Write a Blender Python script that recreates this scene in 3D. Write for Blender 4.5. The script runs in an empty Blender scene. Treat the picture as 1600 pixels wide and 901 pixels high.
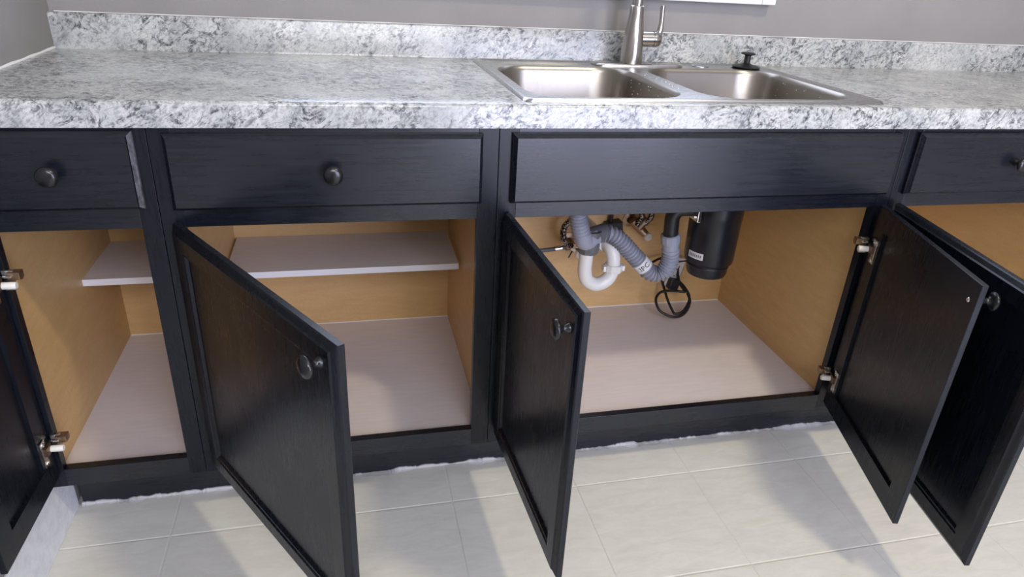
import bpy, bmesh, math, random
from mathutils import Vector, Matrix, Quaternion
random.seed(7)
SC = bpy.context.scene
COL = SC.collection

# ------------------------------------------------------------------ camera
cam = bpy.data.cameras.new('camera'); camo = bpy.data.objects.new('camera', cam); COL.objects.link(camo)
camo.location = (0.3273, -1.2979, 1.1646)
camo.rotation_euler = (1.1136, -0.0550, -0.2352)
cam.sensor_width = 36; cam.lens = 1095.85 / 1600 * 36
cam.shift_x = -16.19 / 1600; cam.shift_y = 14.98 / 1600
cam.clip_start = 0.02; cam.clip_end = 50
SC.camera = camo

# ------------------------------------------------------------------ world, lights, exposure
w = bpy.data.worlds.new('world'); SC.world = w; w.use_nodes = True
w.node_tree.nodes['Background'].inputs['Color'].default_value = (0.75, 0.85, 1.0, 1)
w.node_tree.nodes['Background'].inputs['Strength'].default_value = 0.5
SC.view_settings.view_transform = 'Standard'; SC.view_settings.look = 'None'
SC.view_settings.exposure = 0.02; SC.view_settings.gamma = 1.0
SC.view_settings.use_curve_mapping = False

def area(name, loc, rot, sx, sy, power, color, shape='RECTANGLE', spread=180):
    l = bpy.data.lights.new(name, 'AREA'); l.shape = shape; l.size = sx; l.size_y = sy
    l.energy = power; l.color = color; l.spread = math.radians(spread)
    o = bpy.data.objects.new(name, l); COL.objects.link(o); o.location = loc; o.rotation_euler = rot
    return o
R = math.radians
area('ceiling_lamp_light', (1.68, -1.38, 3.10), (0, 0, 0), 0.26, 0.26, 38, (1.0, 0.87, 0.60), 'DISK')
area('sink_window_daylight', (0.80, 0.72, 1.55), (R(-90), 0, 0), 1.3, 0.9, 13, (0.70, 0.78, 1.0))
area('glass_door_daylight', (1.90, -3.42, 1.06), (R(90), 0, 0), 1.65, 2.05, 104, (0.70, 0.74, 1.0))

area('added_fill_light', (0.55, -3.42, 2.45), (R(90), 0, 0), 1.5, 1.1, 60, (0.94, 0.93, 1.0))  # unseen fill added to lighten floor shadows and interiors, no actual window

# ------------------------------------------------------------------ mesh helpers
def tag(o, label=None, cat=None, group=None, kind=None):
    if label: o['label'] = label
    if cat: o['category'] = cat
    if group: o['group'] = group
    if kind: o['kind'] = kind
    return o

def obj(name, bm, mats, parent=None, smooth=False, loc=None, rot=None):
    me = bpy.data.meshes.new(name)
    bmesh.ops.recalc_face_normals(bm, faces=bm.faces)
    bm.to_mesh(me); bm.free()
    for m in (mats if isinstance(mats, (list, tuple)) else [mats]): me.materials.append(m)
    if smooth:
        for p in me.polygons: p.use_smooth = True
        try: me.set_sharp_from_angle(angle=R(smooth if smooth is not True else 40))
        except Exception: pass
    o = bpy.data.objects.new(name, me); COL.objects.link(o)
    if parent: o.parent = parent
    if loc: o.location = loc
    if rot: o.rotation_euler = rot
    return o

def empty(name, loc=(0, 0, 0), rz=0, parent=None):
    o = bpy.data.objects.new(name, None); COL.objects.link(o); o.location = loc; o.rotation_euler = (0, 0, rz)
    o.empty_display_size = 0.05
    if parent: o.parent = parent
    return o

def box(bm, x0, x1, y0, y1, z0, z1, bev=0.0, mi=0):
    v = [bm.verts.new((x, y, z)) for x in (x0, x1) for y in (y0, y1) for z in (z0, z1)]
    fs = [bm.faces.new([v[i] for i in q]) for q in ((0, 1, 3, 2), (4, 6, 7, 5), (0, 4, 5, 1), (2, 3, 7, 6), (0, 2, 6, 4), (1, 5, 7, 3))]
    for f in fs: f.material_index = mi
    if bev > 0:
        es = list({e for f in fs for e in f.edges})
        r = bmesh.ops.bevel(bm, geom=es, offset=bev, segments=2, affect='EDGES', profile=0.6)
        for f in r['faces']: f.material_index = mi
    return v

def bx(name, x0, x1, y0, y1, z0, z1, mat, parent=None, bev=0.0008):
    bm = bmesh.new(); box(bm, x0, x1, y0, y1, z0, z1, bev)
    return obj(name, bm, mat, parent)

def lathe(bm, prof, n=24, M=Matrix(), mi=0, cap=True):
    """prof: list of (r, h); axis = local z"""
    rings = []
    for r, h in prof:
        if r < 1e-6: rings.append([bm.verts.new(M @ Vector((0, 0, h)))])
        else: rings.append([bm.verts.new(M @ Vector((r * math.cos(2 * math.pi * k / n), r * math.sin(2 * math.pi * k / n), h))) for k in range(n)])
    for a, b in zip(rings, rings[1:]):
        for k in range(n):
            k2 = (k + 1) % n
            if len(a) == 1 and len(b) == 1: continue
            if len(a) == 1: f = bm.faces.new((a[0], b[k], b[k2]))
            elif len(b) == 1: f = bm.faces.new((a[k], a[k2], b[0]))
            else: f = bm.faces.new((a[k], a[k2], b[k2], b[k]))
            f.material_index = mi
    if cap:
        for rg in (rings[0], rings[-1]):
            if len(rg) > 1: bm.faces.new(rg).material_index = mi

def to(p, d):
    """matrix with z axis along d at p"""
    q = Vector(d).normalized().to_track_quat('Z', 'Y')
    return Matrix.Translation(Vector(p)) @ q.to_matrix().to_4x4()

def spline(pts, n=8):
    P = [Vector(p) for p in pts]; P = [P[0] * 2 - P[1]] + P + [P[-1] * 2 - P[-2]]
    out = []
    for i in range(1, len(P) - 2):
        for k in range(n):
            t = k / n; a, b, c, d = P[i - 1:i + 3]
            out.append(0.5 * ((2 * b) + (-a + c) * t + (2 * a - 5 * b + 4 * c - d) * t * t + (-a + 3 * b - 3 * c + d) * t ** 3))
    out.append(P[-2]); return out

def resample(P, step):
    L = [0]
    for a, b in zip(P, P[1:]): L.append(L[-1] + (b - a).length)
    n = max(2, int(L[-1] / step)); out = []; j = 0
    for i in range(n + 1):
        s = L[-1] * i / n
        while j < len(L) - 2 and L[j + 1] < s: j += 1
        t = (s - L[j]) / max(1e-9, L[j + 1] - L[j]); out.append(P[j].lerp(P[j + 1], min(1, t)))
    return out, L[-1]

def frames(P):
    T = [(P[min(i + 1, len(P) - 1)] - P[max(i - 1, 0)]).normalized() for i in range(len(P))]
    up = Vector((0, 0, 1)) if abs(T[0].z) < 0.9 else Vector((0, 1, 0))
    N = [(up - T[0] * up.dot(T[0])).normalized()]
    for i in range(1, len(P)):
        v = N[-1] - T[i] * N[-1].dot(T[i]); N.append(v.normalized())
    return T, N

def tube(bm, pts, rad, step=0.006, n=12, raw=False, mi=0, corr=None, sx=1.0):
    P = spline(pts) if not raw else [Vector(p) for p in pts]
    P, L = resample(P, step); T, N = frames(P); rings = []
    for i, (p, t, nn) in enumerate(zip(P, T, N)):
        s = L * i / (len(P) - 1)
        r = rad(s, L) if callable(rad) else rad
        b = t.cross(nn)
        rings.append([bm.verts.new(p + (nn * math.cos(2 * math.pi * k / n) + b * sx * math.sin(2 * math.pi * k / n)) * r) for k in range(n)])
    for a, b in zip(rings, rings[1:]):
        for k in range(n):
            bm.faces.new((a[k], a[(k + 1) % n], b[(k + 1) % n], b[k])).material_index = mi
    bm.faces.new(rings[0]).material_index = mi; bm.faces.new(rings[-1]).material_index = mi
    return P, T, N

def rrect(x0, x1, y0, y1, r, seg=8):
    out = []
    for cx, cy, a0 in ((x1 - r, y1 - r, 0), (x0 + r, y1 - r, 90), (x0 + r, y0 + r, 180), (x1 - r, y0 + r, 270)):
        for k in range(seg + 1):
            a = R(a0 + 90 * k / seg); out.append((cx + r * math.cos(a), cy + r * math.sin(a)))
    return out

def loft(bm, loops, cap0=False, cap1=False, mi=0):
    rs = [[bm.verts.new(p) for p in lp] for lp in loops]; n = len(rs[0])
    for a, b in zip(rs, rs[1:]):
        for k in range(n): bm.faces.new((a[k], a[(k + 1) % n], b[(k + 1) % n], b[k])).material_index = mi
    if cap0: bm.faces.new(rs[0]).material_index = mi
    if cap1: bm.faces.new(rs[-1]).material_index = mi
    return rs

# ------------------------------------------------------------------ materials
def mat(name, col, rough=0.5, metal=0.0, spec=0.5):
    m = bpy.data.materials.new(name); m.use_nodes = True
    b = m.node_tree.nodes['Principled BSDF']
    b.inputs['Base Color'].default_value = (*col, 1); b.inputs['Roughness'].default_value = rough
    b.inputs['Metallic'].default_value = metal; b.inputs['Specular IOR Level'].default_value = spec
    return m
class NT:
    def __init__(s, m): s.t = m.node_tree; s.b = s.t.nodes['Principled BSDF']
    def n(s, ty, **k):
        nd = s.t.nodes.new(ty)
        for a, v in k.items():
            if a in nd.inputs: nd.inputs[a].default_value = v
            else: setattr(nd, a, v)
        return nd
    def l(s, a, b): s.t.links.new(a, b)
    def coords(s, scale=(1, 1, 1), rot=(0, 0, 0)):
        c = s.n('ShaderNodeTexCoord'); m = s.n('ShaderNodeMapping'); m.inputs['Scale'].default_value = scale; m.inputs['Rotation'].default_value = rot
        g = s.n('ShaderNodeNewGeometry'); s.l(g.outputs['Position'], m.inputs['Vector']); return m.outputs['Vector']
    def noise(s, vec, scale, detail=4, rough=0.55, dist=0):
        nd = s.n('ShaderNodeTexNoise'); nd.inputs['Scale'].default_value = scale; nd.inputs['Detail'].default_value = detail
        nd.inputs['Roughness'].default_value = rough; nd.inputs['Distortion'].default_value = dist; s.l(vec, nd.inputs['Vector']); return nd.outputs['Fac']
    def ramp(s, fac, stops):
        r = s.n('ShaderNodeValToRGB'); e = r.color_ramp.elements
        while len(e) < len(stops): e.new(0.5)
        for el, (p, c) in zip(e, stops): el.position = p; el.color = (*c, 1) if isinstance(c, tuple) else (c, c, c, 1)
        s.l(fac, r.inputs['Fac']); return r.outputs['Color']
    def mix(s, fac, a, b, mode='MIX'):
        m = s.n('ShaderNodeMix'); m.data_type = 'RGBA'; m.blend_type = mode
        for sock, v in ((m.inputs[0], fac), (m.inputs[6], a), (m.inputs[7], b)):
            if isinstance(v, (int, float)): sock.default_value = v
            elif isinstance(v, tuple): sock.default_value = (*v, 1)
            else: s.l(v, sock)
        return m.outputs[2]
    def math(s, op, a, b=0.0):
        m = s.n('ShaderNodeMath'); m.operation = op
        for sock, v in ((m.inputs[0], a), (m.inputs[1], b)):
            if isinstance(v, (int, float)): sock.default_value = v
            else: s.l(v, sock)
        return m.outputs[0]
    def bump(s, h, strength=0.2, dist=0.001):
        b = s.n('ShaderNodeBump'); b.inputs['Strength'].default_value = strength; b.inputs['Distance'].default_value = dist
        s.l(h, b.inputs['Height']); s.l(b.outputs['Normal'], s.b.inputs['Normal'])

def paint_mat(name, vert):
    m = mat(name, (0.006, 0.007, 0.012), 0.36, 0, 0.33 if vert else 0.56); t = NT(m)
    sc = (60, 60, 4) if vert else (4, 60, 60)
    st = t.noise(t.coords(sc), 3, 5, 0.6)
    cl = t.noise(t.coords(), 7, 3, 0.5)
    r = t.math('ADD', t.math('MULTIPLY', st, 0.14), t.math('MULTIPLY', cl, 0.16)); r = t.math('ADD', r, 0.13)
    t.l(r, t.b.inputs['Roughness'])
    t.l(t.ramp(st, [(0.3, (0.0035, 0.0045, 0.008)), (0.75, (0.008, 0.010, 0.016))]), t.b.inputs['Base Color'])
    t.bump(t.math('ADD', st, t.math('MULTIPLY', cl, 0.6)), 0.06 if vert else 0.12, 0.0006)
    return m
M_PH = paint_mat('black_paint_horizontal', False)
M_PV = paint_mat('black_paint_vertical', True)

def painted_sheen_mat():  # black paint lightened to grey: light reflected off a bevel, put into the colour
    m = mat('black_paint_painted_sheen', (0.012, 0.012, 0.015), 0.4); t = NT(m)
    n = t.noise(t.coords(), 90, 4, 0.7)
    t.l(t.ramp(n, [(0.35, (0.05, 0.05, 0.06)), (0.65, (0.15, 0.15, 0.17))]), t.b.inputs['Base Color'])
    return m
M_SHEEN = painted_sheen_mat()

def ply_mat():
    m = mat('amber_varnished_board', (0.5, 0.28, 0.10), 0.42); t = NT(m)
    a = t.noise(t.coords((3, 3, 14)), 4, 5, 0.6); b = t.noise(t.coords(), 160, 3, 0.6); c = t.noise(t.coords(), 3, 2)
    c1 = t.ramp(a, [(0.3, (0.58, 0.365, 0.155)), (0.7, (0.66, 0.43, 0.19))])
    c2 = t.mix(t.ramp(b, [(0.4, 0.0), (0.75, 0.25)]), c1, (0.46, 0.27, 0.11))
    t.l(t.mix(t.ramp(c, [(0.4, 0.0), (0.7, 0.2)]), c2, (0.70, 0.48, 0.24)), t.b.inputs['Base Color'])
    return m
M_PLY = ply_mat()

def mela_mat():
    m = mat('pale_mauve_board', (0.60, 0.53, 0.53), 0.42); t = NT(m)
    a = t.noise(t.coords((3, 26, 26)), 5, 5, 0.6); b = t.noise(t.coords(), 5, 3)
    c = t.ramp(a, [(0.3, (0.66, 0.60, 0.60)), (0.7, (0.72, 0.66, 0.66))])
    t.l(t.mix(t.ramp(b, [(0.4, 0.0), (0.7, 0.25)]), c, (0.75, 0.69, 0.69)), t.b.inputs['Base Color'])
    return m
M_MEL = mela_mat()
M_MELEDGE = mat('white_shelf_edge', (0.72, 0.71, 0.74), 0.4)

def granite_mat():
    m = mat('speckled_laminate', (0.7, 0.7, 0.7), 0.26, 0, 0.5); t = NT(m)
    v = t.coords((1, 1, 1), (0, R(35), R(30)))
    st = t.n('ShaderNodeMapping'); st.inputs['Scale'].default_value = (0.75, 1.15, 1.25); t.l(v, st.inputs['Vector']); v2 = st.outputs['Vector']
    tone = t.noise(t.coords(), 9, 5, 0.6, 0.6)
    base = t.ramp(tone, [(0.35, (0.40, 0.415, 0.41)), (0.5, (0.525, 0.535, 0.515)), (0.62, (0.60, 0.605, 0.585)), (0.75, (0.48, 0.475, 0.44))])
    fine = t.noise(v2, 130, 8, 0.72, 0.8)
    base = t.mix(t.ramp(fine, [(0.47, 0.0), (0.60, 0.72)]), base, (0.24, 0.25, 0.26))
    # veins: ridge of a distorted noise, masked in patches
    n1 = t.noise(v2, 21, 9, 0.72, 1.5)
    ridge = t.math('ABSOLUTE', t.math('SUBTRACT', n1, 0.5))
    vein = t.ramp(ridge, [(0.0, 1.0), (0.028, 0.8), (0.06, 0.0)])
    mask = t.ramp(t.noise(t.coords(), 6.5, 4, 0.6, 0.5), [(0.40, 0.0), (0.52, 1.0)])
    brk = t.ramp(t.noise(v2, 70, 6, 0.75), [(0.42, 0.0), (0.58, 1.0)])
    f = t.mix(1.0, t.mix(1.0, vein, mask, 'MULTIPLY'), brk, 'MULTIPLY')
    base = t.mix(f, base, (0.035, 0.04, 0.05))
    n2 = t.noise(v2, 55, 7, 0.72, 0.8)
    sp = t.ramp(n2, [(0.56, 0.0), (0.63, 0.9)])
    m2 = t.ramp(t.noise(t.coords(), 13, 3, 0.6), [(0.46, 0.0), (0.58, 1.0)])
    base = t.mix(t.mix(1.0, sp, m2, 'MULTIPLY'), base, (0.15, 0.155, 0.16))
    t.l(base, t.b.inputs['Base Color'])
    t.l(t.math('ADD', t.math('MULTIPLY', fine, 0.10), 0.15), t.b.inputs['Roughness'])
    t.bump(t.noise(t.coords(), 260, 2), 0.12, 0.0005)
    return m
M_GRAN = granite_mat()

def wall_mat():
    m = mat('grey_wall_paint', (0.30, 0.285, 0.29), 0.6); t = NT(m)
    n = t.noise(t.coords(), 160, 4, 0.6); b = t.noise(t.coords(), 5, 3)
    t.l(t.ramp(b, [(0.35, (0.255, 0.242, 0.228)), (0.7, (0.285, 0.270, 0.254))]), t.b.inputs['Base Color'])
    t.bump(n, 0.35, 0.0012); return m
M_WALL = wall_mat()
M_WHITE = mat('white_trim_paint', (0.78, 0.78, 0.76), 0.45)

def white_rough():
    m = mat('white_painted_base', (0.74, 0.75, 0.78), 0.5); t = NT(m)
    n = t.noise(t.coords(), 40, 5, 0.65)
    t.l(t.ramp(n, [(0.3, (0.66, 0.67, 0.71)), (0.6, (0.78, 0.79, 0.81))]), t.b.inputs['Base Color'])
    t.bump(n, 0.4, 0.002); return m
M_BASEB = white_rough()
M_CAULK = mat('white_caulk', (0.80, 0.79, 0.77), 0.5)

M_BEAD = mat('old_floor_caulk', (0.52, 0.51, 0.50), 0.6)

def tile_mat():
    m = mat('cream_floor_tile', (0.66, 0.64, 0.60), 0.5); t = NT(m)
    v = t.coords((1.0, 3.0, 1), (0, 0, R(12)))
    n = t.noise(v, 12, 7, 0.65, 0.8); f = t.noise(t.coords(), 55, 5, 0.7)
    c = t.ramp(n, [(0.3, (0.62, 0.61, 0.55)), (0.55, (0.68, 0.67, 0.61)), (0.75, (0.72, 0.71, 0.65))])
    sp = t.ramp(t.noise(t.coords(), 38, 6, 0.75), [(0.705, 0.0), (0.74, 0.65)])
    t.l(t.mix(sp, c, (0.30, 0.28, 0.28)), t.b.inputs['Base Color'])
    t.l(t.math('ADD', t.math('MULTIPLY', f, 0.2), 0.34), t.b.inputs['Roughness'])
    t.bump(t.math('ADD', n, t.math('MULTIPLY', f, 0.5)), 0.3, 0.0018); return m
M_TILE = tile_mat()
M_GROUT = mat('floor_joint', (0.64, 0.63, 0.58), 0.6)

def steel_mat(name, dirv, rough=0.26, col=(0.62, 0.60, 0.57)):
    m = mat(name, col, rough, 1.0); t = NT(m)
    n = t.noise(t.coords(dirv), 8, 4, 0.6)
    t.l(t.math('ADD', t.math('MULTIPLY', n, 0.16), rough - 0.08), t.b.inputs['Roughness'])
    t.bump(n, 0.06, 0.0004); return m
M_STEEL = steel_mat('brushed_steel_rim', (3, 60, 60), 0.28, (0.52, 0.515, 0.51))
M_BOWL = steel_mat('brushed_steel_bowl', (60, 60, 3), 0.31, (0.34, 0.31, 0.27))
M_NICK = steel_mat('brushed_nickel', (60, 60, 4), 0.22, (0.48, 0.455, 0.425))
M_HINGE = mat('nickel_hinge', (0.55, 0.52, 0.47), 0.28, 1.0)
M_BRONZE = mat('bronze_hinge_cup', (0.16, 0.10, 0.07), 0.35, 0.8)
M_IVORY = mat('ivory_plastic', (0.78, 0.75, 0.68), 0.4)
M_KNOB = mat('black_metal_knob', (0.016, 0.016, 0.018), 0.22, 0.3, 0.6)
M_DARK = mat('matte_black_plastic', (0.012, 0.012, 0.014), 0.38)
M_CORD = mat('black_cord', (0.012, 0.011, 0.011), 0.5)
M_HOSE = mat('grey_hose_plastic', (0.27, 0.28, 0.33), 0.38)
M_GREYP = mat('grey_fitting_plastic', (0.10, 0.10, 0.11), 0.4)
M_PVC = mat('white_pipe_plastic', (0.66, 0.64, 0.60), 0.35)
M_LABEL = mat('white_paper_label', (0.62, 0.61, 0.60), 0.6)
M_INK = mat('black_print', (0.015, 0.015, 0.018), 0.6)
M_DISP = mat('black_disposer_shell', (0.008, 0.009, 0.013), 0.30, 0, 0.45)
M_COPPER = mat('aged_brass', (0.30, 0.20, 0.13), 0.35, 0.9)
M_CHROME = mat('chrome', (0.75, 0.74, 0.72), 0.15, 1.0)
def braid_mat():
    m = mat('braided_steel_hose', (0.5, 0.5, 0.5), 0.25, 0.9); t = NT(m)
    v = t.n('ShaderNodeTexVoronoi'); v.inputs['Scale'].default_value = 260; t.l(t.coords(), v.inputs['Vector'])
    t.l(t.ramp(v.outputs['Distance'], [(0.25, (0.6, 0.58, 0.55)), (0.5, (0.02, 0.02, 0.02))]), t.b.inputs['Base Color']); return m
M_BRAID = braid_mat()
M_STRIP = mat('white_power_strip_plastic', (0.70, 0.68, 0.64), 0.4)

# ------------------------------------------------------------------ the room
XL, YW, XR, YF, ZC = -0.303, 0.599, 3.60, -3.40, 3.20
def struct(name, bm, m, parent=None, **k):
    o = obj(name, bm, m, parent, **k)
    if not parent: o['kind'] = 'structure'
    return o
# floor slab + tiles
bm = bmesh.new(); box(bm, XL - 0.12, XR + 0.1, YF - 0.1, YW + 0.12, -0.06, -0.0010)
floor = struct('floor', bm, M_GROUT)
TX, TY, TS, G = -0.085, -0.040, 0.305, 0.0011
def tile_mesh(x0, x1, y0, y1):
    bm = bmesh.new(); g, b, z = G, 0.0022, 0.0
    lo = [(x0 + g, y0 + g, -0.0010), (x1 - g, y0 + g, -0.0010), (x1 - g, y1 - g, -0.0010), (x0 + g, y1 - g, -0.0010)]
    mid = [(x, y, -0.0006) for x, y, _ in lo]
    top = [(x0 + g + b, y0 + g + b, z), (x1 - g - b, y0 + g + b, z), (x1 - g - b, y1 - g - b, z), (x0 + g + b, y1 - g - b, z)]
    loft(bm, [lo, mid, top], cap1=True)
    me = bpy.data.meshes.new('tile'); bmesh.ops.recalc_face_normals(bm, faces=bm.faces); bm.to_mesh(me); bm.free(); me.materials.append(M_TILE); return me
full = tile_mesh(0, TS, 0, TS)
ix = -1
while TX + ix * TS < XR:
    x0 = TX + ix * TS; iy = -12
    while TY + iy * TS < 0.10:
        y0 = TY + iy * TS; a, b, c, d = max(x0, XL), min(x0 + TS, XR), max(y0, YF), min(y0 + TS, 0.10)
        if b - a > 0.02 and d - c > 0.02:
            if abs(b - a - TS) < 1e-6 and abs(d - c - TS) < 1e-6:
                o = bpy.data.objects.new('tile', full); o.location = (x0, y0, random.uniform(-0.0003, 0.0003))
            else: o = bpy.data.objects.new('tile', tile_mesh(a, b, c, d))
            COL.objects.link(o); o.parent = floor
        iy += 1
    ix += 1
# walls
WX0, WX1, WZ0, WZ1 = 0.14, 1.46, 1.095, 2.02
bm = bmesh.new()
box(bm, XL - 0.12, WX0, YW, YW + 0.12, 0, ZC); box(bm, WX1, XR + 0.1, YW, YW + 0.12, 0, ZC)
box(bm, WX0, WX1, YW, YW + 0.12, 0, WZ0); box(bm, WX0, WX1, YW, YW + 0.12, WZ1, ZC)
struct('wall_back', bm, M_WALL)
bm = bmesh.new(); box(bm, XL - 0.12, XL, YF, YW, 0, ZC); struct('wall_left', bm, M_WALL)
bm = bmesh.new(); box(bm, XR, XR + 0.1, YF, YW, 0, ZC); struct('wall_right', bm, M_WALL)
bm = bmesh.new()
box(bm, XL - 0.12, 1.06, YF - 0.1, YF, 0, 1.88); box(bm, XL - 0.12, -0.22, YF - 0.1, YF, 1.88, ZC); box(bm, -0.22, 1.32, YF - 0.1, YF, 3.02, ZC); box(bm, 2.74, XR + 0.1, YF - 0.1, YF, 0, ZC); box(bm, 1.32, 2.74, YF - 0.1, YF, 2.15, ZC)
struct('wall_front', bm, M_WALL)
bm = bmesh.new(); box(bm, XL - 0.12, XR + 0.1, YF - 0.1, YW + 0.12, ZC, ZC + 0.08); struct('ceiling', bm, M_WHITE)
# window over the sink: frame + projecting sill whose underside the photo shows
bm = bmesh.new()
box(bm, WX0 - 0.02, WX0 + 0.03, YW + 0.02, YW + 0.09, WZ0, WZ1); box(bm, WX1 - 0.03, WX1 + 0.02, YW + 0.02, YW + 0.09, WZ0, WZ1)
box(bm, WX0, WX1, YW + 0.02, YW + 0.09, WZ1 - 0.04, WZ1 + 0.02); box(bm, 0.78, 0.82, YW + 0.03, YW + 0.08, WZ0, WZ1)
win = struct('window_1', bm, M_WHITE)
bm = bmesh.new()
box(bm, WX0 - 0.035, 1.495, YW - 0.030, YW + 0.10, WZ0 - 0.022, WZ0, 0.003)
sill = obj('window_sill', bm, M_WHITE, win)
bm = bmesh.new(); box(bm, 1.455, 1.495, YW - 0.033, YW - 0.030, WZ0 - 0.021, WZ0 - 0.001, 0.001); obj('sill_end_cap', bm, M_WHITE, win)
# white base along the left wall
bm = bmesh.new(); box(bm, XL, XL + 0.006, YF, 0.094, 0, 0.125, 0.002); struct('baseboard_left', bm, M_BASEB)
# caulk line where counter meets left wall
bm = bmesh.new(); tube(bm, [(XL + 0.001, -0.005, 0.9135), (XL + 0.001, 0.2, 0.914), (XL + 0.001, 0.40, 0.9135), (XL + 0.001, 0.578, 0.914)], lambda s, L: 0.0034 + 0.0006 * math.sin(s * 60), n=8, step=0.02)
struct('trim_1', bm, M_CAULK, smooth=True)
# painted caulk ridge along the backsplash top
bm = bmesh.new()
tube(bm, [(XL + 0.01, YW - 0.001, 0.990), (0.8, YW - 0.001, 0.990), (2.74, YW - 0.001, 0.990)], lambda s, L: 0.0011 + 0.0005 * math.sin(s * 37) * math.sin(s * 11), n=6, step=0.02)
struct('trim_2', bm, M_CAULK)
# ragged white caulk bead along toe kick and floor
bm = bmesh.new(); xs = []; x = XL + 0.012
while x < 2.74: xs.append(x); x += random.uniform(0.002, 0.009)
rs = []; h = 0.008; wv = 0.012
for x in xs:
    h = min(0.008, max(0.0008, h + random.uniform(-0.0025, 0.0025))); wv = min(0.018, max(0.004, wv + random.uniform(-0.004, 0.004)))
    rs.append([bm.verts.new(p) for p in ((x, 0.0955, 0), (x, 0.0955, h), (x, 0.0925, h * 0.95), (x, 0.0955 - wv * 0.6, h * 0.35), (x, 0.0955 - wv, 0.0003))])
for a, b in zip(rs, rs[1:]):
    for k in range(4): bm.faces.new((a[k], a[k + 1], b[k + 1], b[k]))
struct('trim_3', bm, M_BEAD)

# ------------------------------------------------------------------ cabinets
ZT, ZMT, ZOT, ZOB, ZRB = 0.8665, 0.733, 0.6870, 0.1730, 0.1311   # face frame heights
TK = 0.0957; DB = 0.6092; ZF = 0.1565; DOORT, DOORB, TH = 0.6990, 0.1609, 0.019
DB = 0.594
def ring_rect(w, z0, z1, i, y): return [(i, y, z0 + i), (w - i, y, z0 + i), (w - i, y, z1 - i), (i, y, z1 - i)]

def knob(parent, loc, facing, name='knob'):
    bm = bmesh.new()
    prof = [(0, 0), (0.0085, 0), (0.0090, 0.002), (0.0062, 0.006), (0.0048, 0.010), (0.0060, 0.0145), (0.0110, 0.0175), (0.0155, 0.0195),
            (0.0172, 0.0220), (0.0172, 0.0240), (0.0150, 0.0272), (0.0125, 0.0288), (0.0070, 0.0300), (0, 0.0304)]
    lathe(bm, prof, 28, to((0, 0, 0), facing), cap=False)
    return obj(name, bm, M_KNOB, parent, smooth=50, loc=loc)

def hinge(parent, x, z, s):
    """concealed hinge on the inner face (y=0 .. +y) of a door; s = direction from hinge edge into the door"""
    bm = bmesh.new()
    P = lambda u: x + s * u
    def b(u0, u1, y0, y1, z0, z1, mi, bev=0.0008): box(bm, min(P(u0), P(u1)), max(P(u0), P(u1)), y0, y1, z + z0, z + z1, bev, mi)
    # long mounting plate with flared ends
    b(0.026, 0.040, 0.0, 0.0022, -0.026, 0.026, 0); b(0.023, 0.043, 0.0, 0.0026, 0.014, 0.027, 0); b(0.024, 0.042, 0.0, 0.0026, -0.030, -0.019, 0)
    lathe(bm, [(0.0045, 0), (0.0045, 0.0045), (0, 0.005)], 10, to((P(0.033), 0, z + 0.020), (0, 1, 0)), 4, cap=False)
    lathe(bm, [(0.0045, 0), (0.0045, 0.0045), (0, 0.005)], 10, to((P(0.033), 0, z - 0.024), (0, 1, 0)), 4, cap=False)
    # raised channel and ivory spring roller
    b(0.012, 0.036, 0.002, 0.008, -0.008, 0.010, 1)
    lathe(bm, [(0, 0), (0.0062, 0), (0.0066, 0.002), (0.0066, 0.022), (0.0058, 0.024), (0, 0.024)], 14, to((P(0.017), 0.006, z - 0.002), (0, 1, 0)), 2, cap=False)
    # arm leaves and frame wrap
    b(-0.004, 0.012, 0.004, 0.022, -0.013, -0.009, 4); b(-0.004, 0.012, 0.004, 0.022, 0.010, 0.014, 4)
    b(-0.010, 0.008, 0.014, 0.034, 0.004, 0.018, 3)
    b(-0.006, 0.002, 0.004, 0.020, -0.018, 0.020, 0)
    lathe(bm, [(0, 0), (0.0042, 0), (0.0042, 0.003), (0, 0.0036)], 10, to((P(-0.002), 0.020, z + 0.016), (0, 1, 0)), 4, cap=False)
    lathe(bm, [(0, 0), (0.0038, 0), (0.0038, 0.005), (0, 0.0056)], 10, to((P(-0.008), 0.026, z + 0.003), (0, 1, 0)), 3, cap=False)
    return obj('hinge', bm, [M_HINGE, M_BRONZE, M_IVORY, M_COPPER, M_CHROME], parent, smooth=30)

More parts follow.
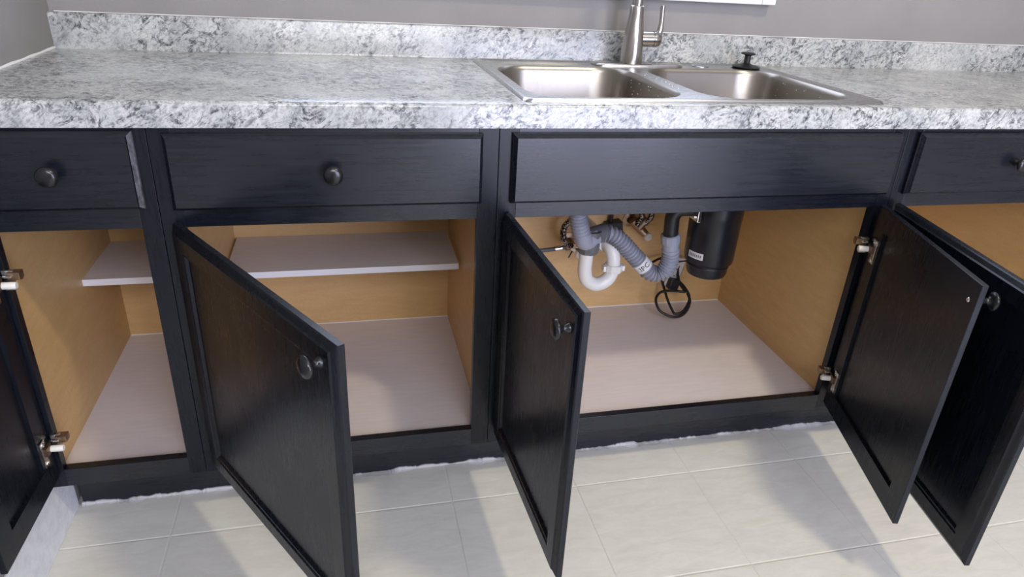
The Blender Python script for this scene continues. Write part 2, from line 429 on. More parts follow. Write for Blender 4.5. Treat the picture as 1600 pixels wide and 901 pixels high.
def door(cab, pivot, w, ang, right=False, knob_s=None, knob_z=0.662, screw=False, hinges=True, edge_mat=0, label=None):
    """ang: opening angle. local frame: x along the door from the hinge edge, y=0 inner face, y=-TH outer face"""
    h0, h1 = DOORB, DOORT; bm = bmesh.new(); S = 0.050
    px, py = pivot
    loops_f = [ring_rect(w, h0, h1, 0.0, -0.0105), ring_rect(w, h0, h1, 0.0022, -0.0125), ring_rect(w, h0, h1, 0.0100, -0.0165), ring_rect(w, h0, h1, 0.0125, -TH),
               ring_rect(w, h0, h1, S - 0.010, -TH), ring_rect(w, h0, h1, S - 0.007, -TH + 0.0025), ring_rect(w, h0, h1, S - 0.003, -TH + 0.0028), ring_rect(w, h0, h1, S, -TH + 0.008)]
    loops = [ring_rect(w, h0, h1, S, -0.0065), ring_rect(w, h0, h1, S, 0.0), ring_rect(w, h0, h1, 0.001, 0.0), ring_rect(w, h0, h1, 0.0, -0.001)] + loops_f
    loft(bm, loops + [loops[0]])
    bmesh.ops.remove_doubles(bm, verts=bm.verts, dist=1e-6)
    if right:
        for v in bm.verts: v.co.x = -v.co.x
    o = obj('door', bm, [M_PV], cab)
    o.location = (px - cab.location.x, py - cab.location.y, 0)
    o.rotation_euler = (0, 0, R(ang) if right else -R(ang))
    s = -1 if right else 1
    bm = bmesh.new(); e = 0.004
    xa, xb = sorted((s * (S - e), s * (w - S + e)))
    box(bm, xa, xb, -TH + 0.0078, -0.0066, h0 + S - e, h1 - S + e)
    obj('door_panel', bm, M_PV, o)
    if knob_s: knob(o, (s * knob_s, -TH, knob_z), (0, -1, 0))
    if screw:
        bm = bmesh.new(); lathe(bm, [(0, 0), (0.0042, 0), (0.0046, 0.001), (0.0034, 0.0024), (0.0012, 0.0024), (0.0010, 0.001), (0, 0.001)], 14, to((s * knob_s, 0, knob_z), (0, 1, 0)), cap=False)
        obj('knob_screw', bm, M_CHROME, o, smooth=True)
    if hinges:
        for z in (0.598, 0.245): hinge(o, 0.0, z, s)
    if label: o['label'] = label
    return o

def drawer_front(cab, x0, x1, z0, z1, kx=None, kz=None, name='drawer', sheen_edge=False):
    bm = bmesh.new(); w = x1 - x0
    lp = [ring_rect(w, z0, z1, 0.0, -0.0006), ring_rect(w, z0, z1, 0.0, -0.0085), ring_rect(w, z0, z1, 0.0014, -0.0100), ring_rect(w, z0, z1, 0.0058, -0.0165), ring_rect(w, z0, z1, 0.0072, -TH)]
    loft(bm, lp, cap0=True, cap1=True)
    if sheen_edge:  # right bevel takes the grey with its reflection painted in
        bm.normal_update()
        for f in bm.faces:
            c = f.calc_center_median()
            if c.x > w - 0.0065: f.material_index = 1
    o = obj(name, bm, [M_PH, M_SHEEN], cab); o.location = (x0 - cab.location.x, 0, 0)
    if kx is not None: knob(o, (kx - x0, -TH, kz), (0, -1, 0))
    return o

def cabinet(x0, x1, so0, so1, label, shelf=True, right_open=True):
    """x0..x1 outer width, so0/so1 = opening edges"""
    cab = empty('base_cabinet', (x0, 0, 0)); g = 0.0006; ox = x0
    tag(cab, label, 'cabinet', 'black base cabinets in the row')
    def p(name, a, b, c, d, e, f, m, bev=0.0006, lab=None):
        o = bx(name, a - ox, b - ox, c, d, e, f, m, cab, bev); 
        if lab: o['label'] = lab
        return o
    p('stile', x0 + g, so0, 0, TH, ZRB, ZT, M_PV); p('stile', so1, x1 - g, 0, TH, ZRB, ZT, M_PV)
    p('rail', so0, so1, 0.0001, TH, 0.835, ZT, M_PH); p('rail', so0, so1, 0.0001, TH, ZOT, ZMT, M_PH); p('rail', so0, so1, 0.0001, TH, ZRB, ZOB, M_PH)
    tkx0 = x0 + (0.014 if x0 < -0.2 else 0.0)
    p('toe_kick', tkx0, x1, TK, TK + 0.012, 0.0, ZRB - 0.001, M_PH)
    i0, i1 = x0 + 0.024 if x0 < -0.2 else x0 + 0.023, x1 - 0.010 if x0 < 0.3 else x1 - 0.016
    p('side_panel', i0 - 0.012, i0, TH, DB + 0.003, 0.12, ZT - 0.002, M_PLY, 0, 'amber varnished inner side board')
    p('side_panel', i1, i1 + 0.009, TH, DB + 0.003, 0.12, ZT - 0.002, M_PLY, 0, 'amber varnished inner side board')
    p('back_panel', i0, i1, DB, DB + 0.004, 0.12, ZT - 0.002, M_PLY, 0, 'amber varnished back board')
    p('bottom_panel', i0, i1, TH, DB, ZF - 0.014, ZF, M_MEL, 0, 'pale mauve cabinet floor')
    p('caulk_line', i0, i1, DB - 0.002, DB, ZF, ZF + 0.002, M_CAULK, 0, 'thin white line at the back of the cabinet floor')
    if shelf:
        bm = bmesh.new(); a, b = i0 + (0.0 if x0 < -0.2 else 0.006) - ox, i1 - 0.007 - ox
        box(bm, a, b, 0.3560, DB - 0.001, 0.4190, 0.4351, 0.0)
        box(bm, a, b, 0.3548, 0.3560, 0.4190, 0.4351, 0.0, 1)
        o = obj('shelf', bm, [M_MEL, M_MELEDGE], cab); o['label'] = 'pale half-depth shelf with a white front edge'
    return cab

X0, X1, X2, X3, X4, X5 = -0.303, 0.0, 0.6116, 1.5302, 2.1420, 2.7540
c1 = cabinet(X0, X1, -0.265, -0.0330, 'narrow black base cabinet against the left wall, door swung open')
c2 = cabinet(X1, X2, 0.038, 0.5725, 'open black base cabinet with one long mauve shelf, left of the sink cabinet')
c3 = cabinet(X2, X3, 0.650, 1.4920, 'wide black sink base cabinet with plumbing inside and two open doors', shelf=False)
c4 = cabinet(X3, X4, 1.568, 2.1040, 'open black base cabinet at the far right edge, right of the sink cabinet', shelf=False)
c5 = cabinet(X4, X5, 2.180, 2.7160, 'closed black base cabinet under the right end of the countertop, beyond the photo edge', shelf=False)
DZ0, DZ1 = 0.7215, 0.8575
drawer_front(c1, -0.2775, -0.0205, 0.7265, 0.8620, -0.1485, 0.7945, sheen_edge=True)
drawer_front(c2, 0.0250, 0.5790, DZ0, DZ1, 0.3030, 0.7905)
drawer_front(c3, 0.6365, 1.5100, 0.7200, 0.8580, name='false_drawer_front')
drawer_front(c4, 1.5555, 2.1165, 0.7195, 0.8590, 1.8290, 0.7935)
door(c1, (-0.2735, -0.0035), 0.253, 90.6)
door(c2, (0.0300, -0.0060), 0.5545, 59.4, knob_s=0.522, knob_z=0.6640)
door(c3, (0.6400, -0.0060), 0.4340, 86.9, knob_s=0.405, knob_z=0.6590)
door(c3, (1.4980, -0.0150), 0.4370, 73.1, right=True, knob_s=0.4143, knob_z=0.6612, screw=True)
door(c4, (1.5560, -0.0100), 0.5600, 101.6, knob_s=0.530, knob_z=0.6612)

drawer_front(c5, 2.1680, 2.7290, 0.7195, 0.8590, 2.4480, 0.7935)
door(c5, (2.1700, -0.0010), 0.5560, 0.0, knob_s=0.526, knob_z=0.6612, hinges=False)
# ------------------------------------------------------------------ countertop with backsplash
ct = empty('countertop', (X0, 0, 0)); tag(ct, 'white and grey speckled laminate countertop with matching backsplash', 'countertop')
ZC0, ZC1, YCF = 0.8672, 0.9125, -0.0095
bm = bmesh.new()
bz = 0.0075
ysf = YCF
xs_ = [X0 + 0.0005, 0.676, 1.452, X5 + 0.02]; ys_ = [YCF + bz, 0.040, 0.500, 0.5802]
def V(x, y, z, cache={}):
    k = (round(x, 5), round(y, 5), round(z, 5))
    if k not in cache: cache[k] = bm.verts.new(k)
    return cache[k]
for z in (ZC1, ZC0):
    for i in range(3):
        for j in range(3):
            if i == 1 and j == 1: continue
            bm.faces.new([V(xs_[a], ys_[b], z) for a, b in ((i, j), (i + 1, j), (i + 1, j + 1), (i, j + 1))])
# inner hole walls
for a, b, c, d in ((1, 1, 2, 1), (2, 1, 2, 2), (2, 2, 1, 2), (1, 2, 1, 1)):
    bm.faces.new([V(xs_[a], ys_[b], ZC0), V(xs_[c], ys_[d], ZC0), V(xs_[c], ys_[d], ZC1), V(xs_[a], ys_[b], ZC1)])
# rolled front nose, laminate falls to ZC0
prof = [(ys_[0], ZC1)]
for k in range(1, 7):
    a = R(90 * k / 6); prof.append((YCF + bz - bz * math.sin(a), ZC1 - bz + bz * math.cos(a)))
prof += [(YCF, ZC0 + 0.001), (YCF + 0.001, ZC0), (ys_[0], ZC0)]
for i in range(3):
    for (y0, z0), (y1, z1) in zip(prof, prof[1:]):
        bm.faces.new([V(xs_[i], y0, z0), V(xs_[i + 1], y0, z0), V(xs_[i + 1], y1, z1), V(xs_[i], y1, z1)])
for i in (0, 3):
    bm.faces.new([V(xs_[i], y, z) for y, z in prof])
    for j in range(3):
        bm.faces.new([V(xs_[i], ys_[j], ZC0), V(xs_[i], ys_[j + 1], ZC0), V(xs_[i], ys_[j + 1], ZC1), V(xs_[i], ys_[j], ZC1)])
bm.faces.new([V(xs_[i], ys_[3], ZC1) for i in range(4)] + [V(xs_[i], ys_[3], ZC0) for i in (3, 2, 1, 0)])
o = obj('counter_slab', bm, M_GRAN, ct, smooth=35); o.location = (-X0, 0, 0)
bm = bmesh.new()
prof = [(0.5790, ZC1 - 0.0005), (0.5794, ZC1 + 0.0020), (0.5802, ZC1 + 0.005), (0.5802, 0.9865), (0.5812, 0.9887), (0.5830, 0.9895), (0.5985, 0.9895), (0.5985, ZC0), (0.5805, ZC0), (0.5805, ZC1 - 0.001)]
loft(bm, [[(x, y, z) for y, z in prof] for x in (X0 + 0.0005, X5 + 0.02)], True, True)
o = obj('backsplash', bm, M_GRAN, ct, smooth=35); o.location = (-X0, 0, 0)

# ------------------------------------------------------------------ sink
SX, SY = 1.063, 0.285
sink = empty('kitchen_sink', (SX, SY, ZC1), R(0.9)); tag(sink, 'stainless steel double bowl drop-in sink set in the countertop', 'sink')
W2, H2 = 0.408, 0.267
outer = rrect(-W2, W2, -H2, H2, 0.016, 6)
bl = (-0.378, -0.036, -0.232, 0.180, 0.085); br = (0.008, 0.378, -0.232, 0.180, 0.085)
# deck by triangulating a planar outline with two holes
def closed_loop(bm, pts, z):
    v = [bm.verts.new((x, y, z)) for x, y in pts]; e = [bm.edges.new((v[i], v[(i + 1) % len(v)])) for i in range(len(v))]; return v, e
bm = bmesh.new(); ZD = 0.0030
inset = rrect(-W2 + 0.014, W2 - 0.014, -H2 + 0.014, H2 - 0.014, 0.014, 6)
hl = rrect(*bl[:4], bl[4], 10); hr = rrect(*br[:4], br[4], 10)
es = []
vi, e = closed_loop(bm, inset, ZD); es += e
_, e = closed_loop(bm, hl, ZD); es += e
_, e = closed_loop(bm, hr, ZD); es += e
bmesh.ops.triangle_fill(bm, edges=es, use_beauty=True)
# raised bead around the rim
def off(d, r, z): return [(x, y, z) for x, y in rrect(-W2 + d, W2 - d, -H2 + d, H2 - d, r, 6)]
loft(bm, [off(0.014, 0.014, ZD), off(0.011, 0.014, ZD + 0.0022), off(0.008, 0.015, ZD + 0.0036), off(0.004, 0.016, ZD + 0.0030), off(0.0, 0.016, 0.0008), off(0.0, 0.016, 0.0002)])
bmesh.ops.remove_doubles(bm, verts=bm.verts, dist=1e-5)
obj('sink_deck', bm, M_STEEL, sink, smooth=40)
def bowl(b):
    x0, x1, y0, y1, r = b; bm = bmesh.new(); D = 0.155
    steps = [(0.0, 0.0, ZD), (0.0012, -0.0012, 0), (0.004, -0.005, 0), (0.006, -0.012, 0), (0.013, -D + 0.04, 0), (0.017, -D + 0.022, 0), (0.027, -D + 0.008, 0), (0.045, -D + 0.001, 0), (0.07, -D, 0)]
    loops = []
    for k, (d, z, _) in enumerate(steps):
        loops.append([(x, y, ZD + z) for x, y in rrect(x0 + d, x1 - d, y0 + d, y1 - d, max(0.02, r - d * 0.7), 10)])
    cx, cy = (x0 + x1) / 2, (y0 + y1) / 2
    n = len(loops[0])
    # bring in to a round drain
    base = loops[-1]
    for q, (rr, zz) in enumerate(((0.046, -D - 0.001), (0.043, -D - 0.006), (0.034, -D - 0.008), (0.030, -D - 0.020))):
        lp = []
        for (x, y, z) in base:
            a = math.atan2(y - cy, x - cx); lp.append((cx + rr * math.cos(a), cy + rr * math.sin(a), ZD + zz))
        loops.append(lp)
    loft(bm, loops, cap1=True)
    return obj('sink_bowl', bm, M_BOWL, sink, smooth=50)
bowl(bl); bowl(br)
bm = bmesh.new(); lathe(bm, [(0, 0), (0.0235, 0), (0.0235, 0.0016), (0.021, 0.0036), (0, 0.0046)], 28, to((0.212, 0.226, ZD), (0, 0, 1)), cap=False)
obj('hole_cover', bm, M_STEEL, sink, smooth=40)

bm = bmesh.new()
for (x1, n_, ya, yb) in ((-0.036, 46, -0.17, 0.12), (0.378, 30, -0.16, 0.10), (-0.014, 14, -0.12, 0.12)):
    for _ in range(n_):
        y = random.uniform(ya, yb)
        if x1 == -0.014: p = Vector((x1 + random.uniform(-0.012, 0.012), y, ZD)); d = Vector((0, 0, 1))
        else:
            z = -random.uniform(0.014, 0.085); p = Vector((x1 - 0.006 - 0.007 * (-z - 0.012) / 0.103, y, ZD + z)); d = Vector((-1, 0, 0.06))
        q = random.uniform(0.0010, 0.0022)
        lathe(bm, [(q, 0), (q * 0.85, q * 0.35), (q * 0.45, q * 0.6), (0, q * 0.65)], 8, to(p, d), cap=False)
o = obj('water_drops', bm, M_NICK, sink, smooth=True); o['kind'] = 'stuff'
# ------------------------------------------------------------------ faucet
FX, FY, FZ = 1.0665, 0.505, ZC1 + 0.0032
fa = empty('kitchen_faucet', (FX, FY, FZ)); tag(fa, 'brushed nickel single lever kitchen faucet on an oval deck plate', 'faucet')
bm = bmesh.new()
def stad(hw, hh, z, n=16):
    out = []
    for k in range(n + 1):
        a = R(-90 + 180 * k / n); out.append((hw - hh + hh * math.cos(a), hh * math.sin(a), z))
    for k in range(n + 1):
        a = R(90 + 180 * k / n); out.append((-hw + hh + hh * math.cos(a), hh * math.sin(a), z))
    return [(x + 0.018, y, z) for x, y, z in out]
loft(bm, [stad(0.127, 0.030, 0), stad(0.127, 0.030, 0.003), stad(0.124, 0.028, 0.0055), stad(0.116, 0.022, 0.0072)], True, True)
obj('deck_plate', bm, M_NICK, fa, smooth=40)
bm = bmesh.new()
lathe(bm, [(0.0290, 0.006), (0.0290, 0.012), (0.0285, 0.030), (0.0270, 0.055), (0.0245, 0.080), (0.0205, 0.108), (0.0182, 0.128), (0.0175, 0.143), (0.0172, 0.1445), (0.0160, 0.1455)], 40)
obj('faucet_body', bm, M_NICK, fa, smooth=40)
bm = bmesh.new()
tube(bm, [(0, 0, 0.145), (0, 0, 0.20), (0, 0, 0.30), (0, -0.03, 0.37), (0, -0.09, 0.40), (0, -0.15, 0.37), (0, -0.18, 0.30)], lambda s, L: 0.0135 if s < L - 0.09 else 0.0135 + 0.004 * min(1, (s - L + 0.09) / 0.02), n=20, step=0.01)
obj('spout', bm, M_NICK, fa, smooth=40)
bm = bmesh.new()
lathe(bm, [(0.0195, 0.018), (0.0195, 0.050), (0.0170, 0.0505), (0.0170, 0.0525), (0.0195, 0.053), (0.0197, 0.058), (0.0185, 0.068), (0.0140, 0.0735), (0, 0.0755)], 28, to((0.0, 0, 0.066), (1, 0, 0)), 0, cap=False)
tube(bm, [(0.062, 0, 0.072), (0.069, 0, 0.082), (0.0715, 0, 0.098), (0.071, 0, 0.120), (0.070, 0, 0.143), (0.070, 0, 0.148)], lambda s, L: 0.0105 - 0.0045 * min(1, s / (L * 0.45)), n=12, step=0.004)
obj('lever_handle', bm, M_NICK, fa, smooth=45)
# ------------------------------------------------------------------ sink stopper
st = None
bm = bmesh.new()
lathe(bm, [(0, 0), (0.030, 0), (0.0375, 0.0025), (0.0378, 0.0045), (0.030, 0.0075), (0.015, 0.0100), (0.0088, 0.014), (0.0085, 0.032), (0.011, 0.0345), (0.0190, 0.0355), (0.0195, 0.0385), (0.016, 0.0405), (0, 0.0415)], 32, cap=False)
st = obj('sink_stopper', bm, M_DARK, None, smooth=45, loc=(1.4010, 0.500, ZC1 + 0.0036), rot=(0, R(1.0), 0))
tag(st, 'black rubber sink stopper with a pull knob on the rear sink deck', 'stopper')

# ------------------------------------------------------------------ plumbing under the sink
def corr(r0, amp, per, a=0.0, b=0.0):
    def f(s, L):
        if s < a or s > L - b: return r0
        return r0 + amp * math.cos(2 * math.pi * s / per)
    return f
# left bowl hose
lh = empty('drain_pipe', (0.88, 0.30, 0.70)); tag(lh, 'grey corrugated drain hoses joined to a white plastic U-trap under the sink', 'drain pipe')
def part_local(o, root): o.location = -root.location; return o
bm = bmesh.new(); tube(bm, [(0.870, 0.285, 0.722), (0.876, 0.29, 0.65), (0.888, 0.30, 0.58), (0.897, 0.302, 0.545), (0.906, 0.305, 0.520)], corr(0.0222, 0.0022, 0.0095), n=28, step=0.0012)
part_local(obj('corrugated_tube', bm, M_HOSE, lh, smooth=60), lh)
bm = bmesh.new(); tube(bm, [(0.906, 0.305, 0.526), (0.911, 0.307, 0.510), (0.920, 0.312, 0.500), (0.938, 0.322, 0.503), (0.950, 0.328, 0.505)], lambda s, L: 0.0232 + 0.001 * (s > L * 0.6), n=28, step=0.003)
part_local(obj('smooth_elbow', bm, M_HOSE, lh, smooth=60), lh)

# trap
tr = lh
bm = bmesh.new()
tube(bm, [(0.9400, 0.325, 0.525), (0.9400, 0.325, 0.490), (0.9380, 0.327, 0.470)], 0.0250, n=24, step=0.004)
tube(bm, [(0.935, 0.326, 0.505), (0.955, 0.336, 0.508), (0.985, 0.345, 0.512)], 0.0245, n=24, step=0.004)
part_local(obj('grey_tee', bm, M_GREYP, tr, smooth=50), tr).__setitem__('label', 'dark grey tee fitting')
bm = bmesh.new()
lathe(bm, [(0.018, 0), (0.0265, 0), (0.0265, 0.022), (0.018, 0.022)], 10, to((0.9350, 0.328, 0.463), (0.02, 0, 1)), cap=False)
part_local(obj('grey_slip_nut', bm, M_GREYP, tr, smooth=20), tr).__setitem__('label', 'grey ribbed slip nut')
bm = bmesh.new()
tube(bm, [(0.9320, 0.330, 0.470), (0.9320, 0.330, 0.440), (0.9325, 0.330, 0.408), (0.9430, 0.330, 0.380), (0.9720, 0.331, 0.366), (1.0010, 0.333, 0.378), (1.0135, 0.335, 0.402), (1.0150, 0.336, 0.418)], 0.0192, n=24, step=0.004)
part_local(obj('u_bend', bm, M_PVC, tr, smooth=60), tr).__setitem__('label', 'white plastic U-bend')
bm = bmesh.new()
tube(bm, [(1.0150, 0.337, 0.416), (1.0135, 0.338, 0.440), (1.0080, 0.350, 0.462), (1.000, 0.375, 0.474), (0.995, 0.42, 0.474), (0.992, 0.50, 0.472), (0.990, DB - 0.001, 0.470)], 0.0190, n=24, step=0.004)
part_local(obj('trap_arm', bm, M_PVC, tr, smooth=60), tr)
bm = bmesh.new()
lathe(bm, [(0.018, 0), (0.0250, 0), (0.0262, 0.004), (0.0262, 0.016), (0.0235, 0.020), (0.018, 0.020)], 12, to((1.0155, 0.336, 0.402), (0, 0, 1)), cap=False)
box(bm, 0.985, 0.992, 0.325, 0.345, 0.404, 0.419, 0.001); box(bm, 1.039, 1.046, 0.325, 0.345, 0.404, 0.419, 0.001)
part_local(obj('white_slip_nut', bm, M_PVC, tr, smooth=20), tr)
bm = bmesh.new(); lathe(bm, [(0.018, 0), (0.0255, 0), (0.0255, 0.018), (0.018, 0.018)], 12, to((1.003, 0.366, 0.470), (-0.2, 1, 0.05)), cap=False)
part_local(obj('white_slip_nut', bm, M_PVC, tr, smooth=20), tr)

# right corrugated hose, with its printed band
rh = lh
HP = [(0.975, 0.344, 0.510), (1.002, 0.338, 0.506), (1.028, 0.334, 0.488), (1.060, 0.330, 0.456), (1.096, 0.326, 0.420), (1.118, 0.322, 0.399), (1.140, 0.318, 0.394), (1.158, 0.313, 0.406), (1.165, 0.308, 0.430), (1.165, 0.305, 0.452), (1.162, 0.303, 0.468)]
bm = bmesh.new(); HPP, HT, HN = tube(bm, HP, corr(0.0213, 0.0033, 0.0100), n=30, step=0.0012)
part_local(obj('corrugated_tube', bm, M_HOSE, rh, smooth=60), rh)
# band about the fourth control point
ci = min(range(len(HPP)), key=lambda i: (HPP[i] - Vector((1.096, 0.326, 0.420))).length)
P0, T0 = HPP[ci], HT[ci]; camv = (Vector(camo.location) - P0); nv = (camv - T0 * camv.dot(T0)).normalized(); bv = T0.cross(nv)
bm = bmesh.new(); lathe(bm, [(0.0212, -0.0150), (0.0243, -0.0150), (0.0243, 0.0120), (0.0212, 0.0120)], 36, to(P0, T0), cap=False)
part_local(obj('printed_band', bm, M_LABEL, rh, smooth=40), rh).__setitem__('label', 'pale printed band')
fc = bpy.data.curves.new('print', 'FONT'); fc.body = 'IPC'; fc.size = 0.0205; fc.align_x = 'CENTER'; fc.align_y = 'CENTER'; fc.offset = 0.0; fc.space_character = 1.08; fc.resolution_u = 3
fo = bpy.data.objects.new('print_tmp', fc); COL.objects.link(fo); bpy.context.view_layer.update()
tm = bpy.data.meshes.new_from_object(fo.evaluated_get(bpy.context.evaluated_depsgraph_get()))
bpy.data.objects.remove(fo)
bmt = bmesh.new(); bmt.from_mesh(tm); bmesh.ops.subdivide_edges(bmt, edges=[e for e in bmt.edges if e.calc_length() > 0.003], cuts=2)
rr = 0.0246
sgn = 1.0 if bv.x > 0 else -1.0     # reading direction around the hose, towards the picture's right
ax = T0 * -1.0                     # tops of the letters point back up the hose
for v in bmt.verts:
    a = sgn * v.co.x / rr; v.co = P0 + ax * (v.co.y + 0.001) + (nv * math.cos(a) + bv * math.sin(a)) * rr
o = obj('print', bmt, M_INK, rh); part_local(o, rh)
# collar, nut and black elbow to the disposer
bm = bmesh.new(); U = to((1.1620, 0.303, 0.466), (-0.20, -0.05, 1))
lathe(bm, [(0.020, 0), (0.0245, 0.002), (0.0245, 0.008), (0.0225, 0.010), (0.0225, 0.030), (0.0205, 0.031)], 28, U, cap=False)
part_local(obj('hose_collar', bm, M_HOSE, rh, smooth=40), rh)
bm = bmesh.new()
lathe(bm, [(0.0205, 0.028), (0.0258, 0.028), (0.0262, 0.032), (0.0262, 0.050), (0.0230, 0.053), (0.0205, 0.053)], 12, U, cap=False)
part_local(obj('hose_nut', bm, M_HOSE, rh, smooth=20), rh)

# disposer
DX, DY, DZB = 1.2700, 0.290, 0.4020
gd = empty('garbage_disposer', (DX, DY, DZB)); tag(gd, 'black cylindrical garbage disposer hanging under the right sink bowl', 'disposer')
bm = bmesh.new()
lathe(bm, [(0, 0), (0.044, 0), (0.052, 0.004), (0.0550, 0.012), (0.0560, 0.038), (0.0645, 0.044), (0.0660, 0.050), (0.0672, 0.120), (0.0680, 0.165), (0.0690, 0.168), (0.0690, 0.225), (0.062, 0.240), (0.045, 0.255), (0.040, 0.275), (0.040, 0.333)], 40, cap=False)
obj('motor_housing', bm, M_DISP, gd, smooth=35)
bm = bmesh.new(); lathe(bm, [(0.040, 0.315), (0.050, 0.318), (0.050, 0.332), (0.040, 0.334)], 32, cap=False); obj('mounting_ring', bm, M_CHROME, gd, smooth=40)
bm = bmesh.new()   # seam ring and raised upper plate
lathe(bm, [(0.0572, 0.030), (0.0578, 0.031), (0.0578, 0.033), (0.0572, 0.034)], 40, cap=False); obj('lower_seam', bm, M_DARK, gd, smooth=40)
def wrap(r, a0, a1, z0, z1, th=0.0006, n=10):
    bm = bmesh.new(); a_ = [[], []]
    for k in range(n + 1):
        a = R(a0 + (a1 - a0) * k / n)
        for q, rr_ in enumerate((r, r + th)): a_[q].append((rr_ * math.cos(a), rr_ * math.sin(a)))
    lo = [(x, y, z0) for x, y in a_[0] + a_[1][::-1]]; hi = [(x, y, z1) for x, y, _ in lo]
    loft(bm, [lo, hi], True, True); return bm
obj('side_label', wrap(0.0664, 188, 228, 0.060, 0.078), M_LABEL, gd).__setitem__('label', 'white label strip with fine grey print')
for k in range(7):
    a = 193 + k * 4.6; o = obj('label_mark', wrap(0.0671, a, a + random.uniform(1.2, 2.6), 0.065, 0.073, 0.0002, 2), M_GREYP, gd)
obj('front_plate', wrap(0.0688, 238, 268, 0.178, 0.235, 0.0012), M_DISP, gd)
bm = bmesh.new()
tube(bm, [(1.2090, 0.285, 0.590), (1.1850, 0.288, 0.592), (1.1620, 0.293, 0.588), (1.1495, 0.297, 0.570), (1.1500, 0.299, 0.545), (1.1530, 0.301, 0.512)], lambda s, L: 0.0195, n=24, step=0.004)
part_local(obj('discharge_elbow', bm, M_DARK, gd, smooth=60), gd)
bm = bmesh.new(); box(bm, 1.196, 1.206, 0.250, 0.320, 0.566, 0.612, 0.002); tube(bm, [(1.190, 0.262, 0.578), (1.208, 0.256, 0.577)], 0.0045, n=8, step=0.004)
part_local(obj('elbow_flange', bm, M_CHROME, gd), gd)

# shutoff valves against the cabinet back
def P3(o, root): o.location = -root.location; return o
va = empty('shutoff_valve', (0.985, 0.57, 0.37)); tag(va, 'brass shutoff valve with white knob behind the left drain hose', 'valve', 'shutoff valves on the cabinet back')
bm = bmesh.new(); tube(bm, [(0.968, DB, 0.392), (0.968, 0.575, 0.392), (0.968, 0.54, 0.392)], 0.0085, n=14); tube(bm, [(0.948, 0.552, 0.386), (0.985, 0.552, 0.386)], 0.0095, n=14)
lathe(bm, [(0, 0), (0.024, 0), (0.024, 0.003), (0.010, 0.006)], 20, to((0.968, DB, 0.392), (0, -1, 0)), cap=False)
P3(obj('valve_body', bm, M_COPPER, va, smooth=50), va)
bm = bmesh.new(); lathe(bm, [(0, 0), (0.0125, 0), (0.0145, 0.003), (0.0145, 0.010), (0.012, 0.013), (0, 0.0125)], 16, to((0.987, 0.545, 0.366), (0.25, -1, 0.25)), cap=False)
tube(bm, [(0.962, 0.545, 0.388), (0.985, 0.548, 0.368)], 0.006, n=8)
P3(obj('valve_knob', bm, M_IVORY, va, smooth=50), va)
bm = bmesh.new()
tube(bm, [(0.962, 0.545, 0.393), (0.945, 0.535, 0.405), (0.930, 0.530, 0.430), (0.932, 0.53, 0.460), (0.950, 0.525, 0.482), (0.985, 0.51, 0.52), (1.02, 0.505, 0.62), (1.035, 0.505, 0.80)], 0.0095, n=14)
P3(obj('braided_supply_hose', bm, M_BRAID, va, smooth=60), va)
bm = bmesh.new(); tube(bm, [(0.948, 0.552, 0.386), (0.93, 0.552, 0.384), (0.895, 0.552, 0.380), (0.83, 0.552, 0.376), (0.72, 0.552, 0.372), (0.636, 0.552, 0.370)], 0.0062, n=12)
P3(obj('grey_side_tube', bm, M_GREYP, va, smooth=60), va)
bm = bmesh.new(); lathe(bm, [(0.006, 0), (0.0085, 0), (0.0085, 0.022), (0.006, 0.022)], 12, to((0.914, 0.552, 0.382), (1, 0, 0.1)), cap=False)
P3(obj('silver_ferrule', bm, M_CHROME, va, smooth=40), va)

vb = empty('shutoff_valve', (1.19, 0.57, 0.43)); tag(vb, 'aged brass shutoff valve with pale knob hanging between the two grey hoses', 'valve', 'shutoff valves on the cabinet back')
bm = bmesh.new(); tube(bm, [(1.160, DB, 0.452), (1.165, 0.565, 0.450)], 0.011, n=14); tube(bm, [(1.155, 0.560, 0.462), (1.176, 0.555, 0.440), (1.196, 0.548, 0.420)], lambda s, L: 0.0150 - 0.003 * s / L, n=16)
tube(bm, [(1.172, 0.550, 0.440), (1.196, 0.548, 0.470)], 0.0120, n=14)
lathe(bm, [(0, 0), (0.022, 0), (0.022, 0.003), (0.010, 0.006)], 20, to((1.158, DB, 0.452), (0, -1, 0)), cap=False)
P3(obj('valve_body', bm, M_COPPER, vb, smooth=50), vb)
bm = bmesh.new(); lathe(bm, [(0, 0), (0.0115, 0), (0.0130, 0.003), (0.0130, 0.008), (0.011, 0.011), (0, 0.0105)], 16, to((1.202, 0.546, 0.413), (0.25, -1, 0.1)), cap=False)
P3(obj('valve_knob', bm, M_LABEL, vb, smooth=50), vb)
bm = bmesh.new()
tube(bm, [(1.165, 0.545, 0.452), (1.170, 0.53, 0.50), (1.15, 0.51, 0.62), (1.11, 0.505, 0.80)], 0.0085, n=14); tube(bm, [(1.190, 0.545, 0.455), (1.200, 0.53, 0.50), (1.16, 0.515, 0.64), (1.12, 0.515, 0.80)], 0.0085, n=14)
P3(obj('braided_supply_hose', bm, M_BRAID, vb, smooth=60), vb)

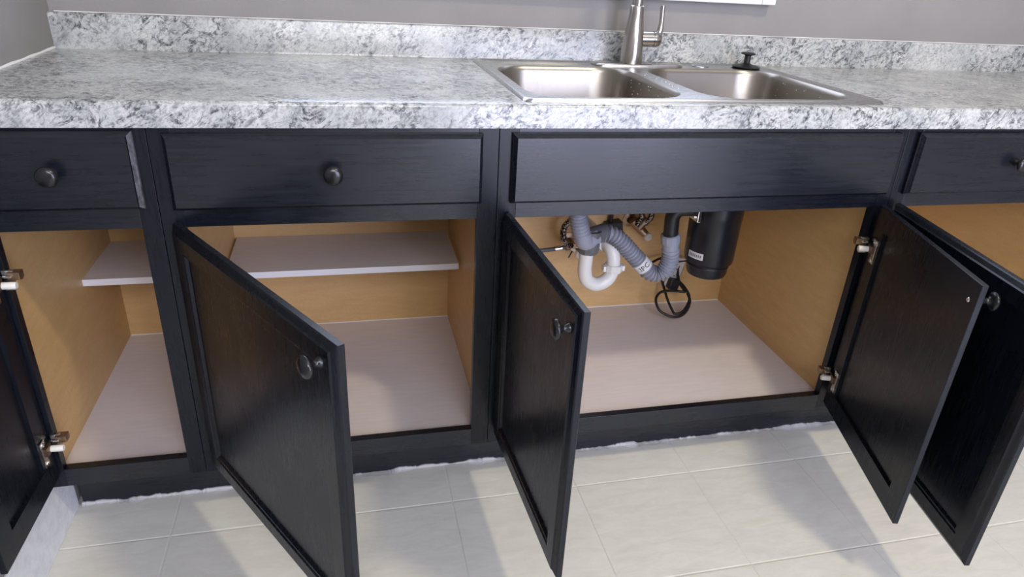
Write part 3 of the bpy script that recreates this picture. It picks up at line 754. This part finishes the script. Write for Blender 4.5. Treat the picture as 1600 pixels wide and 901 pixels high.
# black plug adapter on the back
ad = empty('power_adapter', (1.10, DB, 0.44)); tag(ad, 'black box-shaped plug adapter on the cabinet back above the grey hose', 'adapter')
bm = bmesh.new()
loft(bm, [[(-0.028, y, -0.030), (0.033, y, -0.040), (0.024, y, 0.018), (-0.026, y, 0.010)] for y in (-0.001, -0.034)], True, True)
bmesh.ops.bevel(bm, geom=list(bm.edges), offset=0.002, segments=2, affect='EDGES')
obj('adapter_case', bm, M_DARK, ad)
bm = bmesh.new(); tube(bm, [(-0.008, -0.018, 0.012), (-0.008, -0.018, 0.05), (-0.010, -0.02, 0.14), (-0.02, -0.03, 0.30)], 0.0055, n=10)
obj('adapter_cord', bm, M_CORD, ad)
bm = bmesh.new(); tube(bm, [(-0.026, -0.016, -0.008), (-0.065, -0.02, -0.016), (-0.11, -0.03, -0.045), (-0.14, -0.04, -0.09)], 0.0022, n=8)
obj('thin_cord', bm, M_CORD, ad)

# power strip with plug and looped cord
ps = empty('power_strip', (1.328, DB, 0.275)); tag(ps, 'white power strip mounted on the cabinet back behind the grey hose', 'power strip')
ps.rotation_euler = (0, R(13), 0)
bm = bmesh.new(); box(bm, -0.022, 0.022, -0.026, -0.001, -0.050, 0.052, 0.003); obj('strip_case', bm, M_STRIP, ps)
bm = bmesh.new(); box(bm, 0.0205, 0.0250, -0.022, -0.001, -0.046, 0.046, 0.001); obj('strip_side', bm, M_DARK, ps)
for zz in (-0.002, 0.022):
    bm = bmesh.new()
    for dx in (-0.006, 0.006): box(bm, dx - 0.0012, dx + 0.0012, -0.0266, -0.0258, zz - 0.004, zz + 0.004)
    lathe(bm, [(0, 0), (0.0022, 0), (0.0022, 0.0006), (0, 0.0006)], 8, to((0, -0.0258, zz - 0.008), (0, -1, 0)), cap=False)
    obj('socket', bm, M_INK, ps)
bm = bmesh.new(); lathe(bm, [(0.004, 0), (0.006, 0), (0.006, 0.0022), (0.004, 0.0022)], 14, to((-0.002, -0.022, 0.056), (0, -1, 0)), cap=False); obj('hanging_ring', bm, M_CHROME, ps)

def cordobj(name, pts, r, parent):
    bm = bmesh.new(); M = parent.matrix_basis.inverted()
    tube(bm, pts, r, n=10, step=0.004); bm.transform(M)
    return obj(name, bm, M_CORD, parent, smooth=60)
pg = empty('power_plug', (1.328, DB, 0.275)); pg.rotation_euler = (0, R(13), 0)
tag(pg, 'square black plug with a looped black cord in the white power strip', 'plug')
pb = bx('plug_body', -0.017, 0.017, -0.050, -0.0265, -0.050, -0.016, M_DARK, pg, 0.004)
bpy.context.view_layer.update()

cordobj('power_cord', [(1.2851, 0.57, 0.2588), (1.2864, 0.55, 0.2364), (1.2859, 0.51, 0.2107), (1.2911, 0.48, 0.1894), (1.2977, 0.468, 0.1816), (1.3208, 0.468, 0.1868), (1.3453, 0.485, 0.2059), (1.3539, 0.5, 0.2227), (1.3497, 0.52, 0.2381), (1.3435, 0.548, 0.2477), (1.3359, 0.563, 0.2548)], 0.0042, pg)
cordobj('power_cord', [(1.3353, 0.575, 0.3188), (1.3367, 0.568, 0.2772), (1.3374, 0.545, 0.2495), (1.3464, 0.52, 0.2315), (1.3399, 0.52, 0.2307), (1.3222, 0.525, 0.2316), (1.2932, 0.525, 0.2344), (1.2648, 0.52, 0.234), (1.2443, 0.505, 0.2269), (1.2375, 0.49, 0.2147), (1.2421, 0.47, 0.1978), (1.261, 0.46, 0.186), (1.2842, 0.452, 0.1796), (1.3114, 0.455, 0.1807), (1.3337, 0.465, 0.192), (1.3503, 0.485, 0.2146), (1.3509, 0.51, 0.2293)], 0.0042, pg)
cordobj('power_cord', [(1.2784, 0.4, 0.3921), (1.3198, 0.52, 0.3365), (1.3242, 0.56, 0.3169), (1.3196, 0.575, 0.3062)], 0.0028, gd)
cordobj('power_cord', [(1.2207, 0.56, 0.3109), (1.2384, 0.555, 0.3231), (1.2635, 0.565, 0.3285), (1.2976, 0.57, 0.3336)], 0.0040, ps)
